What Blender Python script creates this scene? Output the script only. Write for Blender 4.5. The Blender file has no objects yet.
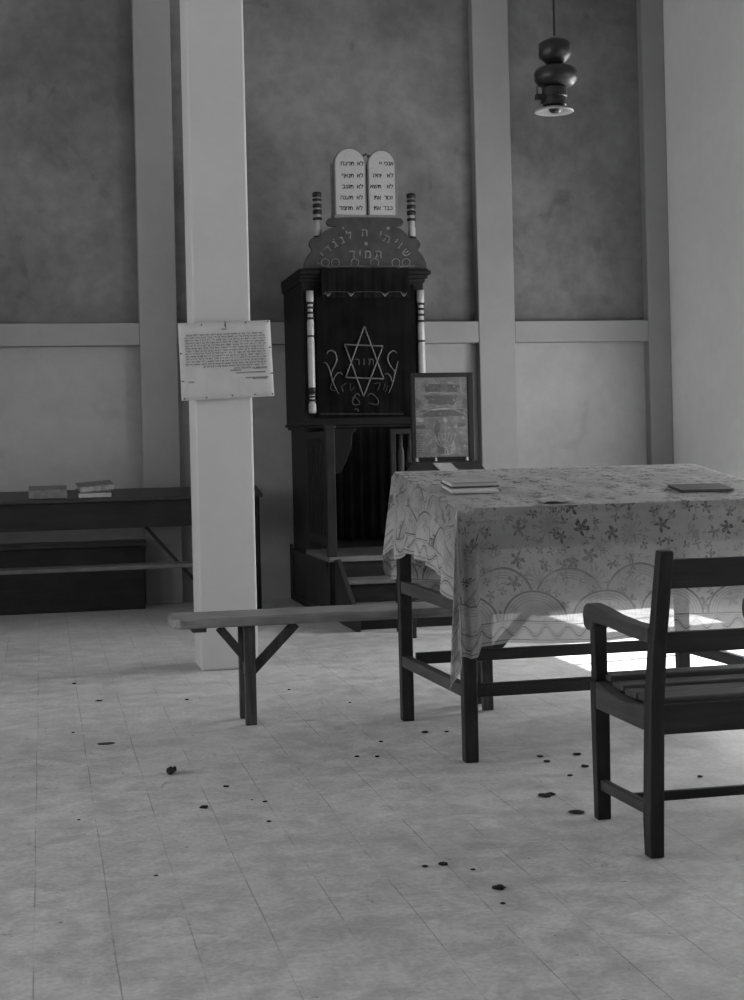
import bpy, bmesh, math, random
from mathutils import Vector, Matrix
random.seed(7)
C = bpy.context.scene.collection
PI = math.pi

# ------------------------------------------------------------------ camera
HC = 1.17; FPX = 1500.0; YAW = math.radians(12.4); ROLL = math.radians(1.35)
cam_d = bpy.data.cameras.new('camera'); cam = bpy.data.objects.new('camera', cam_d); C.objects.link(cam)
fw = Vector((math.sin(YAW), math.cos(YAW), 0)); r0 = Vector((math.cos(YAW), -math.sin(YAW), 0)); z0 = Vector((0, 0, 1))
rt = r0*math.cos(ROLL) - z0*math.sin(ROLL); up = r0*math.sin(ROLL) + z0*math.cos(ROLL)
M = Matrix((rt, up, -fw)).transposed().to_4x4(); M.translation = (0, 0, HC)
cam.matrix_world = M
cam_d.sensor_fit = 'VERTICAL'; cam_d.sensor_height = 36; cam_d.sensor_width = 36*.744
cam_d.lens = FPX*36/1000; cam_d.shift_y = -53/1000; cam_d.clip_start = .05; cam_d.clip_end = 100
bpy.context.scene.camera = cam

def at(px, py, Y):
    """point of the vertical plane y=Y that was measured at a place of the photograph"""
    u = (px-372)/FPX; v = -(py-447)/FPX
    d = fw + rt*u + up*v; t = Y/d.y
    return (d.x*t, HC + d.z*t)

# ------------------------------------------------------------------ materials
class N:
    """tiny expression helper for shader nodes"""
    def __init__(s, name):
        s.m = bpy.data.materials.new(name); s.m.use_nodes = True; s.t = s.m.node_tree
        s.t.nodes.clear()
        s.out = s.t.nodes.new('ShaderNodeOutputMaterial'); s.b = s.t.nodes.new('ShaderNodeBsdfPrincipled')
        s.t.links.new(s.b.outputs[0], s.out.inputs[0])
        s.tc = s.t.nodes.new('ShaderNodeTexCoord')
    def set(s, sock, v):
        if isinstance(v, bpy.types.NodeSocket): s.t.links.new(v, sock)
        else: sock.default_value = v
    def m_(s, op, a, b=0.0, c=0.0, clamp=False):
        n = s.t.nodes.new('ShaderNodeMath'); n.operation = op; n.use_clamp = clamp
        s.set(n.inputs[0], a); s.set(n.inputs[1], b); s.set(n.inputs[2], c); return n.outputs[0]
    def noise(s, vec, scale, detail=4, rough=.55, dist=0.0):
        n = s.t.nodes.new('ShaderNodeTexNoise'); s.t.links.new(vec, n.inputs['Vector'])
        n.inputs['Scale'].default_value = scale; n.inputs['Detail'].default_value = detail
        n.inputs['Roughness'].default_value = rough; n.inputs['Distortion'].default_value = dist; return n.outputs[0]
    def ramp(s, f, lo, hi, a=0.0, b=1.0):
        n = s.t.nodes.new('ShaderNodeMapRange'); n.interpolation_type = 'SMOOTHSTEP'
        s.set(n.inputs[0], f); n.inputs[1].default_value = lo; n.inputs[2].default_value = hi
        n.inputs[3].default_value = a; n.inputs[4].default_value = b; return n.outputs[0]
    def sep(s, v):
        n = s.t.nodes.new('ShaderNodeSeparateXYZ'); s.t.links.new(v, n.inputs[0]); return n.outputs
    def comb(s, x, y, z=0.0):
        n = s.t.nodes.new('ShaderNodeCombineXYZ'); s.set(n.inputs[0], x); s.set(n.inputs[1], y); s.set(n.inputs[2], z); return n.outputs[0]
    def scale(s, v, x, y, z):
        n = s.t.nodes.new('ShaderNodeMapping'); s.t.links.new(v, n.inputs[0]); n.inputs['Scale'].default_value = (x, y, z); return n.outputs[0]
    def grey(s, f):
        n = s.t.nodes.new('ShaderNodeCombineColor')
        for i in range(3): s.set(n.inputs[i], f)
        s.t.links.new(n.outputs[0], s.b.inputs['Base Color']); return n.outputs[0]
    def bump(s, f, strength=.3, dist=.002):
        n = s.t.nodes.new('ShaderNodeBump'); n.inputs['Strength'].default_value = strength; n.inputs['Distance'].default_value = dist
        s.t.links.new(f, n.inputs['Height']); s.t.links.new(n.outputs[0], s.b.inputs['Normal'])
    def rough(s, v): s.set(s.b.inputs['Roughness'], v)

def plaster(name, base, stain=.0, lowdark=0.0, seed=0.0, bump=.15):
    n = N(name); P = n.tc.outputs['Object']
    a = n.noise(P, 1.1, 6, .6, .3); b = n.noise(P, 9, 5, .65)
    f = n.m_('MULTIPLY', base, n.ramp(a, .25, .75, 1-stain, 1+stain*.6))
    f = n.m_('MULTIPLY', f, n.ramp(b, .3, .7, 1-stain*.35, 1+stain*.25))
    sp = n.noise(P, 3.1, 3, .5, .8)
    f = n.m_('MULTIPLY', f, n.ramp(sp, .62, .74, 1, 1-stain*.7))
    if lowdark:  # plaster gets darker just above the rail, with an uneven edge
        z = n.sep(P)[2]
        zz = n.m_('ADD', z, n.m_('MULTIPLY', n.noise(P, 4, 3), .5))
        f = n.m_('MULTIPLY', f, n.ramp(zz, 2.45, 2.75, 1-lowdark, 1))
    n.grey(f); n.rough(.9); n.bump(b, bump, .004); return n.m

def wood(name, base, vary=.4, rough=.5, axis='x', scratch=0.0):
    n = N(name); P = n.tc.outputs['Object']
    sc = {'x': (2, 30, 30), 'y': (30, 2, 30), 'z': (30, 30, 2)}[axis]
    g = n.noise(n.scale(P, *sc), 1.5, 6, .65, .4); w = n.noise(P, 6, 3)
    f = n.m_('MULTIPLY', base, n.ramp(g, .25, .75, 1-vary, 1+vary))
    f = n.m_('MULTIPLY', f, n.ramp(w, .3, .75, .8, 1.25))
    if scratch:
        s = n.noise(n.scale(P, *[q*1.6 for q in sc]), 2.4, 4, .7)
        f = n.m_('ADD', f, n.ramp(s, .63, .74, 0, scratch))
    n.grey(f); n.rough(rough); n.bump(g, .25, .002); return n.m

def plain(name, base, rough=.7, vary=.12, scale=20, metal=0.0):
    n = N(name); P = n.tc.outputs['Object']
    g = n.noise(P, scale, 4)
    n.grey(n.m_('MULTIPLY', base, n.ramp(g, .3, .7, 1-vary, 1+vary))); n.rough(rough)
    n.b.inputs['Metallic'].default_value = metal; n.bump(g, .1, .001); return n.m

def floor_mat():
    n = N('cement_tile_floor'); P = n.tc.outputs['Object']; x, y, z = n.sep(P)
    T = .187
    def joint(c, off, w, wob):
        c = n.m_('ADD', c, n.m_('MULTIPLY', n.m_('SUBTRACT', n.noise(P, 1.3, 2), .5), wob))
        fr = n.m_('FRACT', n.m_('DIVIDE', n.m_('SUBTRACT', c, off), T))
        d = n.m_('ABSOLUTE', n.m_('SUBTRACT', fr, .5))
        return n.ramp(d, .5-w, .5, 0, 1)
    jx = joint(x, .14, .017, .012); jy = joint(y, .05, .012, .012)
    mod = n.ramp(n.noise(P, 2.3, 4, .7), .40, .60, .08, .9)
    mod2 = n.ramp(n.noise(P, 3.1, 4, .7), .56, .68, 0.0, .12)
    j = n.m_('MAXIMUM', n.m_('MULTIPLY', jx, mod), n.m_('MULTIPLY', jy, mod2))
    big = n.noise(P, .9, 5, .6, .6); med = n.noise(P, 8.5, 8, .75, .5); fine = n.noise(P, 60, 4, .7)
    f = n.m_('MULTIPLY', .43, n.ramp(big, .3, .7, .92, 1.06))
    f = n.m_('MULTIPLY', f, n.ramp(med, .32, .68, .75, 1.13))
    f = n.m_('MULTIPLY', f, n.ramp(fine, .25, .75, .86, 1.12))
    # each tile its own tint
    v = n.t.nodes.new('ShaderNodeTexWhiteNoise'); v.noise_dimensions = '2D'
    n.t.links.new(n.comb(n.m_('FLOOR', n.m_('DIVIDE', n.m_('SUBTRACT', x, .14), T)), n.m_('FLOOR', n.m_('DIVIDE', n.m_('SUBTRACT', y, .05), T))), v.inputs['Vector'])
    f = n.m_('MULTIPLY', f, n.ramp(v.outputs[0], 0, 1, .975, 1.025))
    f = n.m_('MULTIPLY', f, n.m_('SUBTRACT', 1, n.m_('MULTIPLY', j, .5)))
    st = n.noise(n.scale(P, 1, .7, 1), 7, 3, .8, 1.2)
    f = n.m_('MULTIPLY', f, n.ramp(st, .64, .76, 1, .62))
    sp = n.noise(P, 34, 2, .5)
    f = n.m_('MULTIPLY', f, n.ramp(sp, .71, .78, 1, .45))
    n.grey(f); n.rough(n.ramp(med, .3, .7, .42, .62)); n.bump(n.m_('SUBTRACT', med, n.m_('MULTIPLY', j, .6)), .12, .003)
    return n.m

def cloth_mat():
    n = N('printed_cotton_cloth'); U = n.tc.outputs['UV']; s, h, _ = n.sep(U)
    def mx(*a):
        r = a[0]
        for q in a[1:]: r = n.m_('MAXIMUM', r, q)
        return r
    def less(v, th, soft): return n.ramp(v, th-soft, th+soft, 1, 0)
    # --- hem border: stripes and a double zigzag
    band = less(h, .083, .0015)
    def stripe(c, w): return less(n.m_('ABSOLUTE', n.m_('SUBTRACT', h, c)), w, .001)
    ph = n.m_('MULTIPLY', s, 2*PI/.085)
    tri = n.m_('MULTIPLY', n.m_('SINE', ph), .017)
    zz = n.m_('ABSOLUTE', n.m_('SUBTRACT', n.m_('SUBTRACT', h, .043), tri))
    zig = mx(less(zz, .0035, .001), n.m_('MULTIPLY', less(n.m_('ABSOLUTE', n.m_('SUBTRACT', zz, .010)), .0016, .0008), .7))
    bord = mx(stripe(.081, .0025), n.m_('MULTIPLY', stripe(.073, .0012), .6), stripe(.012, .002), n.m_('MULTIPLY', stripe(.005, .001), .5),
              n.m_('MULTIPLY', zig, less(n.m_('ABSOLUTE', n.m_('SUBTRACT', h, .043)), .028, .001)))
    # --- rows of concentric arches, like overlapping hills
    P_ = .27
    def arch(off, hc, R):
        ds = n.m_('MULTIPLY', n.m_('SUBTRACT', n.m_('FRACT', n.m_('DIVIDE', n.m_('ADD', s, off), P_)), .5), P_)
        dh = n.m_('MULTIPLY', n.m_('SUBTRACT', h, hc), 1.15)
        d = n.m_('SQRT', n.m_('ADD', n.m_('MULTIPLY', ds, ds), n.m_('MULTIPLY', dh, dh)))
        inside = n.m_('MULTIPLY', less(d, R, .001), n.ramp(dh, -.002, .002, 0, 1))
        rim = less(n.m_('ABSOLUTE', n.m_('SUBTRACT', d, R-.004)), .0035, .001)
        ring = n.m_('MULTIPLY', less(n.m_('ABSOLUTE', n.m_('SUBTRACT', n.m_('FRACT', n.m_('DIVIDE', d, .0115)), .5)), .16, .05), n.ramp(d, R-.052, R-.046, 0, .45))
        heart = less(d, R-.05, .003)
        return inside, mx(rim, ring), heart
    i1, p1, h1 = arch(0, .083, .128); i2, p2, h2 = arch(P_/2, .165, .132)
    nn = n.noise(U, 6, 2); f2 = n.ramp(nn, .42, .5, .6, 1)
    i2 = n.m_('MULTIPLY', i2, 1.0)
    # --- sprays of flowers, hand drawn and uneven
    nz = n.t.nodes.new('ShaderNodeTexNoise'); nz.inputs['Scale'].default_value = 38; nz.inputs['Detail'].default_value = 3; n.t.links.new(U, nz.inputs['Vector'])
    wv_ = n.t.nodes.new('ShaderNodeVectorMath'); wv_.operation = 'MULTIPLY_ADD'; n.t.links.new(nz.outputs['Color'], wv_.inputs[0]); wv_.inputs[1].default_value = (.026, .026, 0); n.t.links.new(U, wv_.inputs[2])
    UW = wv_.outputs[0]
    def flowers(sc, petals, R, seed, keep):
        v = n.t.nodes.new('ShaderNodeTexVoronoi'); v.voronoi_dimensions = '2D'; v.inputs['Scale'].default_value = sc
        v.inputs['Randomness'].default_value = .85
        q = n.t.nodes.new('ShaderNodeVectorMath'); q.operation = 'ADD'; q.inputs[1].default_value = (seed, seed*1.7, 0)
        n.t.links.new(UW, q.inputs[0]); n.t.links.new(q.outputs[0], v.inputs['Vector'])
        w = n.t.nodes.new('ShaderNodeVectorMath'); w.operation = 'SUBTRACT'
        n.t.links.new(q.outputs[0], w.inputs[0]); n.t.links.new(v.outputs['Position'], w.inputs[1])
        dx, dy, _ = n.sep(w.outputs[0])
        r = n.m_('SQRT', n.m_('ADD', n.m_('MULTIPLY', dx, dx), n.m_('MULTIPLY', dy, dy)))
        th = n.m_('ARCTAN2', dy, dx)
        cr = n.sep(v.outputs['Color'])[0]; cg = n.sep(v.outputs['Color'])[1]
        th = n.m_('ADD', th, n.m_('MULTIPLY', cr, 6.28))
        edge = n.m_('MULTIPLY', R, n.m_('ADD', .62, n.m_('MULTIPLY', n.m_('COSINE', n.m_('MULTIPLY', th, petals)), .38)))
        edge = n.m_('MULTIPLY', edge, n.ramp(cg, 0, 1, .55, 1.15))
        body = n.ramp(n.m_('SUBTRACT', r, edge), -.002, .002, 1, 0)
        eye = less(n.m_('ABSOLUTE', n.m_('SUBTRACT', r, n.m_('MULTIPLY', edge, .45))), .0018, .0008)
        body = n.m_('SUBTRACT', body, n.m_('MULTIPLY', eye, .5))
        return n.m_('MULTIPLY', body, n.ramp(cr, keep-.01, keep+.01, 1, 0))
    warp = n.noise(U, 26, 3, .6)
    fl = mx(flowers(10.5, 5, .029, 1.3, .8), n.m_('MULTIPLY', flowers(19, 4, .017, 5.1, .6), .95), n.m_('MULTIPLY', flowers(34, 3, .010, 9.2, .5), .8),
            n.m_('MULTIPLY', flowers(5.0, 13, .046, 3.6, .5), .38))
    fl = n.m_('MULTIPLY', fl, n.ramp(warp, .3, .5, .45, 1))
    # thin curling stems
    st = n.noise(U, 11, 2, .5, 1.6); stem = n.m_('MULTIPLY', less(n.m_('ABSOLUTE', n.m_('SUBTRACT', st, .5)), .009, .004), .6)
    stem = n.m_('MULTIPLY', stem, n.ramp(n.noise(U, 17, 2), .5, .58, 0, 1))
    upz = n.ramp(h, .27, .31, 0, 1)
    upper = mx(fl, stem)
    arches = n.m_('ADD', n.m_('MULTIPLY', i1, mx(p1, n.m_('MULTIPLY', fl, .45))),
                  n.m_('MULTIPLY', n.m_('SUBTRACT', 1, i1), n.m_('MULTIPLY', i2, mx(n.m_('MULTIPLY', p2, f2), n.m_('MULTIPLY', fl, .8)))))
    none = n.m_('MULTIPLY', n.m_('SUBTRACT', 1, i1), n.m_('SUBTRACT', 1, i2))
    mid = n.m_('ADD', arches, n.m_('MULTIPLY', none, upper))
    pat = n.m_('ADD', n.m_('MULTIPLY', band, bord), n.m_('MULTIPLY', n.m_('SUBTRACT', 1, band), mid), clamp=True)
    worn = n.ramp(n.noise(U, 3.5, 4, .6), .3, .7, .72, 1)
    tone = n.ramp(n.noise(U, 5, 3), .3, .7, .40, .50)
    # skirt shade put into the print's ground: darker upward, tabletop left light
    skirt_shade = n.m_('MULTIPLY', n.ramp(h, .03, .38, .45, 1), n.ramp(h, .52, .54, 1, .15))
    tone = n.m_('MULTIPLY', tone, n.m_('SUBTRACT', 1, n.m_('MULTIPLY', skirt_shade, .48)))
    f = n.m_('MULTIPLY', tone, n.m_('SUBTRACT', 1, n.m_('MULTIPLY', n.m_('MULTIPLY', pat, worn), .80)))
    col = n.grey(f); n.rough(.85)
    wv = n.noise(n.scale(U, 60, 60, 60), 12, 2); n.bump(wv, .1, .001)
    tr = n.t.nodes.new('ShaderNodeBsdfTranslucent'); n.t.links.new(col, tr.inputs[0])
    tp = n.t.nodes.new('ShaderNodeBsdfTransparent')
    a = n.t.nodes.new('ShaderNodeMixShader'); a.inputs[0].default_value = .12
    n.t.links.new(n.b.outputs[0], a.inputs[1]); n.t.links.new(tr.outputs[0], a.inputs[2])
    b = n.t.nodes.new('ShaderNodeMixShader'); b.inputs[0].default_value = .25
    n.t.links.new(a.outputs[0], b.inputs[1]); n.t.links.new(tp.outputs[0], b.inputs[2])
    n.t.links.new(b.outputs[0], n.out.inputs[0]); return n.m

def picture_mat():
    n = N('faded_devotional_print'); P = n.tc.outputs['Object']
    a = n.noise(P, 9, 5, .7, 1.2); b = n.noise(P, 30, 4, .7)
    f = n.m_('MULTIPLY', .085, n.ramp(a, .3, .7, .45, 1.7)); f = n.m_('MULTIPLY', f, n.ramp(b, .35, .65, .55, 1.4))
    n.grey(f); n.rough(.5); return n.m

MT = dict(
    seatwood=wood('rubbed_seat_wood', .034, .4, .42, 'x', .03),
    upper=plaster('bare_upper_plaster', .135, .36, .22), frame=plaster('pale_limewash_trim', .21, .08),
    lower=plaster('pale_limewash_panel', .26, .14), side=plaster('side_wall_limewash', .62, .06), pillar=plaster('white_pillar_paint', .42, .05),
    ceil=plaster('ceiling_whitewash', .5, .05), floor=floor_mat(),
    dark=wood('dark_stained_wood', .015, .45, .45, 'x', .03), darkz=wood('dark_stained_wood_upright', .013, .45, .45, 'z', .03), darky=wood('dark_stained_wood_depth', .034, .45, .42, 'y', .04),
    bench=wood('worn_bench_wood', .15, .35, .5, 'x', .06), benchleg=wood('worn_bench_leg_wood', .045, .4, .6, 'z'),
    desk=wood('dark_desk_wood', .014, .3, .5, 'x'), desktop=wood('rubbed_desk_top_wood', .026, .3, .4, 'x'), plank=wood('plank_wood', .06, .3, .5, 'x'),
    ark=wood('black_stained_ark_wood', .007, .3, .45, 'z'), arkside=wood('ark_side_board', .014, .25, .5, 'z'), step=wood('dark_step_board', .012, .4, .55, 'x'), tread=wood('scuffed_tread_wood', .085, .3, .5, 'x'),
    platform=wood('platform_side_board', .022, .4, .6, 'z'),
    velvet=plain('black_velvet', .005, .95, .3, 8), valance=plain('dark_valance_velvet', .006, .95, .3, 8),
    thread=plain('metallic_embroidery_thread', .055, .55, .35, 60), dimthread=plain('dull_embroidery_thread', .016, .7, .4, 60), crest=plain('painted_crest_board', .030, .6, .2, 14), gilt=plain('pale_painted_lettering', .085, .6, .3, 50),
    tablet=plain('painted_tablet_face', .24, .7, .06, 60), tabletedge=plain('grey_tablet_edging', .10, .7, .1, 30),
    white=plain('white_enamel_paint', .23, .4, .08, 30), black=plain('black_paint', .010, .5, .1, 30), ink=plain('black_ink', .015, .8, .1, 40), fadedink=plain('faded_ink', .07, .8, .35, 40),
    paper=plain('white_paper', .40, .8, .05, 12), oldpaper=plain('yellowed_paper', .26, .85, .12, 20), cover=plain('dark_book_cloth', .06, .7, .2, 30), cover2=plain('grey_book_cloth', .11, .7, .25, 30), cover3=plain('marbled_book_board', .2, .7, .35, 25),
    metal=plain('blackened_metal', .02, .4, .2, 30, .6), steel=plain('dull_tack_metal', .08, .4, .1, 30, .7), enamel=plain('white_enamel_reflector', .22, .3, .04, 30),
    dirt=plain('dark_dried_clod', .025, .95, .4, 60), leaf=plain('dry_leaf', .05, .9, .4, 60), wax=plain('pale_candle_wax', .3, .4, .05, 40), window=plain('painted_window_frame', .4, .5, .1, 20),
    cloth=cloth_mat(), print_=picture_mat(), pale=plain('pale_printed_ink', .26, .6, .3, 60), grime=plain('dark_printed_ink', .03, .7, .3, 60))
for k_, sp_ in dict(dark=.22, darkz=.22, darky=.3, desk=.2, desktop=.3, ark=.12, arkside=.15, step=.15, velvet=.02, valance=.04, platform=.2, benchleg=.25, black=.2, crest=.15, metal=.5, dirt=.1, leaf=.1, cover=.2, grime=.1, ink=.1).items():
    for nd in MT[k_].node_tree.nodes:
        if nd.type == 'BSDF_PRINCIPLED': nd.inputs['Specular IOR Level'].default_value = sp_
g = N('picture_glass'); gl = g.t.nodes.new('ShaderNodeBsdfGlossy'); gl.inputs['Roughness'].default_value = .06
tp = g.t.nodes.new('ShaderNodeBsdfTransparent'); mx = g.t.nodes.new('ShaderNodeMixShader'); mx.inputs[0].default_value = .14
g.t.links.new(tp.outputs[0], mx.inputs[1]); g.t.links.new(gl.outputs[0], mx.inputs[2]); g.t.links.new(mx.outputs[0], g.out.inputs[0]); MT['glass'] = g.m

# ------------------------------------------------------------------ mesh helpers
def hexa(bm, P):
    v = [bm.verts.new(p) for p in P]
    for f in ((0, 3, 2, 1), (4, 5, 6, 7), (0, 1, 5, 4), (1, 2, 6, 5), (2, 3, 7, 6), (3, 0, 4, 7)): bm.faces.new([v[i] for i in f])
def box(bm, x0, x1, y0, y1, z0, z1):
    hexa(bm, [(x0, y0, z0), (x1, y0, z0), (x1, y1, z0), (x0, y1, z0), (x0, y0, z1), (x1, y0, z1), (x1, y1, z1), (x0, y1, z1)])
def bar(bm, a, b, w, h, upv=(0, 0, 1), w2=None, h2=None):
    a = Vector(a); b = Vector(b); d = (b-a).normalized(); u = Vector(upv); s = d.cross(u).normalized(); u = s.cross(d).normalized()
    w2 = w2 or w; h2 = h2 or h
    P = []
    for c, ww, hh in ((a, w, h), (b, w2, h2)):
        P += [c - s*ww/2 - u*hh/2, c + s*ww/2 - u*hh/2, c + s*ww/2 + u*hh/2, c - s*ww/2 + u*hh/2]
    hexa(bm, P)
def prism(bm, pts, y0, y1):
    """outline in x,z pushed from y0 to y1"""
    n = len(pts); a = [bm.verts.new((p[0], y0, p[1])) for p in pts]; b = [bm.verts.new((p[0], y1, p[1])) for p in pts]
    bm.faces.new(a); bm.faces.new(b[::-1])
    for i in range(n): bm.faces.new((a[i], b[i], b[(i+1) % n], a[(i+1) % n]))
def prismx(bm, pts, x0, x1):
    n = len(pts); a = [bm.verts.new((x0, p[0], p[1])) for p in pts]; b = [bm.verts.new((x1, p[0], p[1])) for p in pts]
    bm.faces.new(a); bm.faces.new(b[::-1])
    for i in range(n): bm.faces.new((a[i], b[i], b[(i+1) % n], a[(i+1) % n]))
def tube(bm, pts, r, seg=6, taper=False, flat=1.0):
    pts = [Vector(p) for p in pts]; n = len(pts); rings = []
    for i, p in enumerate(pts):
        t = (pts[min(i+1, n-1)] - pts[max(i-1, 0)]).normalized()
        a = t.cross(Vector((0, 1, 0)));
        if a.length < .05: a = t.cross(Vector((0, 0, 1)))
        a.normalize(); b = a.cross(t).normalized()
        rr = r*(1 if not taper else (.35 + .65*math.sin(PI*min(1, (i+.6)/(n)))))
        rings.append([bm.verts.new(p + a*rr*math.cos(2*PI*k/seg) + b*rr*flat*math.sin(2*PI*k/seg)) for k in range(seg)])
    for i in range(n-1):
        for k in range(seg): bm.faces.new((rings[i][k], rings[i][(k+1) % seg], rings[i+1][(k+1) % seg], rings[i+1][k]))
    bm.faces.new(rings[0][::-1]); bm.faces.new(rings[-1])
def lathe(bm, prof, x, y, seg=24):
    rings = [[bm.verts.new((x + max(r, .0005)*math.cos(2*PI*k/seg), y + max(r, .0005)*math.sin(2*PI*k/seg), z)) for k in range(seg)] for r, z in prof]
    for i in range(len(prof)-1):
        for k in range(seg): bm.faces.new((rings[i][k], rings[i][(k+1) % seg], rings[i+1][(k+1) % seg], rings[i+1][k]))
    bm.faces.new(rings[0][::-1]); bm.faces.new(rings[-1])
def smooth_path(pts, n=8):
    P = [Vector(p) for p in pts]; out = []
    for i in range(len(P)-1):
        p0, p1, p2, p3 = P[max(i-1, 0)], P[i], P[i+1], P[min(i+2, len(P)-1)]
        for k in range(n):
            t = k/n
            out.append(.5*((2*p1) + (p2-p0)*t + (2*p0-5*p1+4*p2-p3)*t*t + (3*p1-p0-3*p2+p3)*t**3))
    out.append(P[-1]); return out
def obj(name, bm, mat, parent=None, bevel=0.0, smooth=False, origin=None):
    bmesh.ops.recalc_face_normals(bm, faces=bm.faces)
    me = bpy.data.meshes.new(name); bm.to_mesh(me); bm.free(); me.materials.append(MT[mat])
    o = bpy.data.objects.new(name, me); C.objects.link(o)
    if smooth:
        for p in me.polygons: p.use_smooth = True
    if bevel:
        b = o.modifiers.new('edge_wear', 'BEVEL'); b.width = bevel; b.segments = 2; b.limit_method = 'ANGLE'; b.angle_limit = .6
    if parent is not None:
        o.parent = parent; o.matrix_parent_inverse = Matrix.Translation(-parent.location)
    return o
def B(): return bmesh.new()
def thing(name, label, cat, loc=(0, 0, 0), group=None):
    o = bpy.data.objects.new(name, None); o.empty_display_size = .1; o.location = loc; C.objects.link(o)
    o['label'] = label; o['category'] = cat
    if group: o['group'] = group
    return o
def tag(o, label, cat, group=None):
    o['label'] = label; o['category'] = cat
    if group: o['group'] = group
    return o
def struct(name, bm, mat, parent=None, bevel=0.0):
    o = obj(name, bm, mat, parent, bevel)
    if parent is None: o['kind'] = 'structure'
    return o
def boxes(name, lst, mat, parent=None, bevel=.003, **k):
    bm = B()
    for b in lst: box(bm, *b)
    return obj(name, bm, mat, parent, bevel, **k)
def bars(name, lst, mat, parent=None, bevel=.003):
    bm = B()
    for b in lst: bar(bm, *b)
    return obj(name, bm, mat, parent, bevel)

# ------------------------------------------------------------------ room
XL, XR, YB, YF, ZC = -4.6, 5.11, 11.7, -2.4, 5.25
bm = B(); box(bm, XL-.3, XR+.3, YF-.3, YB+.3, -.2, 0); struct('floor', bm, 'floor')
bm = B(); box(bm, XL-.3, XR+.3, YF-.3, YB+.3, ZC, ZC+.2); struct('ceiling', bm, 'ceil')
# back wall: dull plaster above the rail, limewash below it
bm = B(); box(bm, XL, XR, YB, YB+.3, 2.08, ZC); struct('wall_back', bm, 'upper')
bm = B(); box(bm, XL, XR, YB, YB+.3, 0, 2.08); struct('wall_back_lower', bm, 'lower')
pil = [(-4.6, -4.35), (-1.955, -1.66), (.75, 1.037), (3.455, 3.76), (4.912, 5.11)]
for i, (a, b) in enumerate(pil):
    bm = B(); box(bm, a, b, YB-.10, YB+.01, 0, ZC); struct('trim_%d' % (i+1), bm, 'frame', bevel=.008)
for i in range(4):
    bm = B(); box(bm, pil[i][1], pil[i+1][0], YB-.095, YB+.01, 1.99, 2.163); struct('trim_%d' % (i+6), bm, 'frame', bevel=.008)
def side_wall(name, x0, x1, wins, z0, z1s, mat):
    bm = B(); ys = [YF-.3] + [v for w in wins for v in w] + [YB+.3]
    for i in range(0, len(ys), 2): box(bm, x0, x1, ys[i], ys[i+1], 0, ZC)
    for (a, b), z1 in zip(wins, z1s): box(bm, x0, x1, a, b, 0, z0); box(bm, x0, x1, a, b, z1, ZC)
    struct(name, bm, mat)
WR = [(1.0, 2.6), (4.3, 5.9), (7.25, 8.85), (9.05, 10.15)]; WL = [(1.0, 2.6), (4.3, 5.9), (7.25, 8.85)]  # last right window is added, unseen, to brighten the back wall's right end
HR = (2.75, 2.75, 2.75, 2.15); HL = (2.75, 2.75, 2.75)
side_wall('wall_right', XR, XR+.3, WR, .9, HR, 'side'); side_wall('wall_left', XL-.3, XL, WL, .9, HL, 'side')
bm = B(); box(bm, XL-.3, XR+.3, YF-.3, YF, 0, ZC); struct('wall_front', bm, 'side')
k = 0
for X, ws, hs in ((XR+.22, WR, HR), (XL-.22, WL, HL)):
    for (a, b), zt_ in zip(ws, hs):
        k += 1; bm = B()
        for y in (a+.025, b-.025): box(bm, X-.03, X+.03, y-.025, y+.025, .9, zt_)
        for z in (.93, zt_-.03): box(bm, X-.03, X+.03, a, b, z-.03, z+.03)
        box(bm, X-.02, X+.02, (a+b)/2-.02, (a+b)/2+.02, .9, zt_)
        struct('window_%d' % k, bm, 'window')
# square pillar in front of the ark wall
bm = B(); box(bm, .798, 1.105, 7.98, 8.32, 0, ZC)
pl = struct('pillar', bm, 'pillar', bevel=.012); tag(pl, 'white square pillar carrying a paper notice, standing behind the bench', 'pillar')

# ------------------------------------------------------------------ paper notice on the pillar
Ys = 7.945
nt = thing('paper_notice', 'large white paper notice with handwritten lines tacked to the pillar', 'notice', (.96, Ys, 1.44))
q = [at(178, 323.5, Ys), at(270, 320, Ys), at(274, 396, Ys), at(181.5, 401, Ys)]
bm = B(); n = 12; grid = []
for i in range(n+1):
    row = []
    for j in range(n+1):
        u, v = i/n, j/n
        a = Vector(q[0]).lerp(Vector(q[1]), u); b = Vector(q[3]).lerp(Vector(q[2]), u); p = a.lerp(b, v)
        d = .004*math.sin(5*u+2*v) + .012*(abs(u-.45)**2.2)*3*(.3+v)*.6
        row.append(bm.verts.new((p.x, Ys - d, p.y)))
    grid.append(row)
for i in range(n):
    for j in range(n): bm.faces.new((grid[i][j], grid[i+1][j], grid[i+1][j+1], grid[i][j+1]))
sh = obj('sheet', bm, 'paper', nt, smooth=True); so = sh.modifiers.new('thick', 'SOLIDIFY'); so.thickness = .002; so.offset = 0
def sign_pt(u, v, off=.004):
    a = Vector(q[0]).lerp(Vector(q[1]), u); b = Vector(q[3]).lerp(Vector(q[2]), u); p = a.lerp(b, v)
    d = .004*math.sin(5*u+2*v) + .012*(abs(u-.45)**2.2)*3*(.3+v)*.6
    return Vector((p.x, Ys - d - off, p.y))
bm = B(); rnd = random.Random(3)
def stroke(u0, v0, u1, v1, w):
    a = sign_pt(u0, v0); b = sign_pt(u1, v1); d = (b-a)
    if d.length < 1e-5: return
    s = d.cross(Vector((0, 1, 0))).normalized()*w
    bm.faces.new([bm.verts.new(p) for p in (a-s, b-s, b+s, a+s)])
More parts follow.
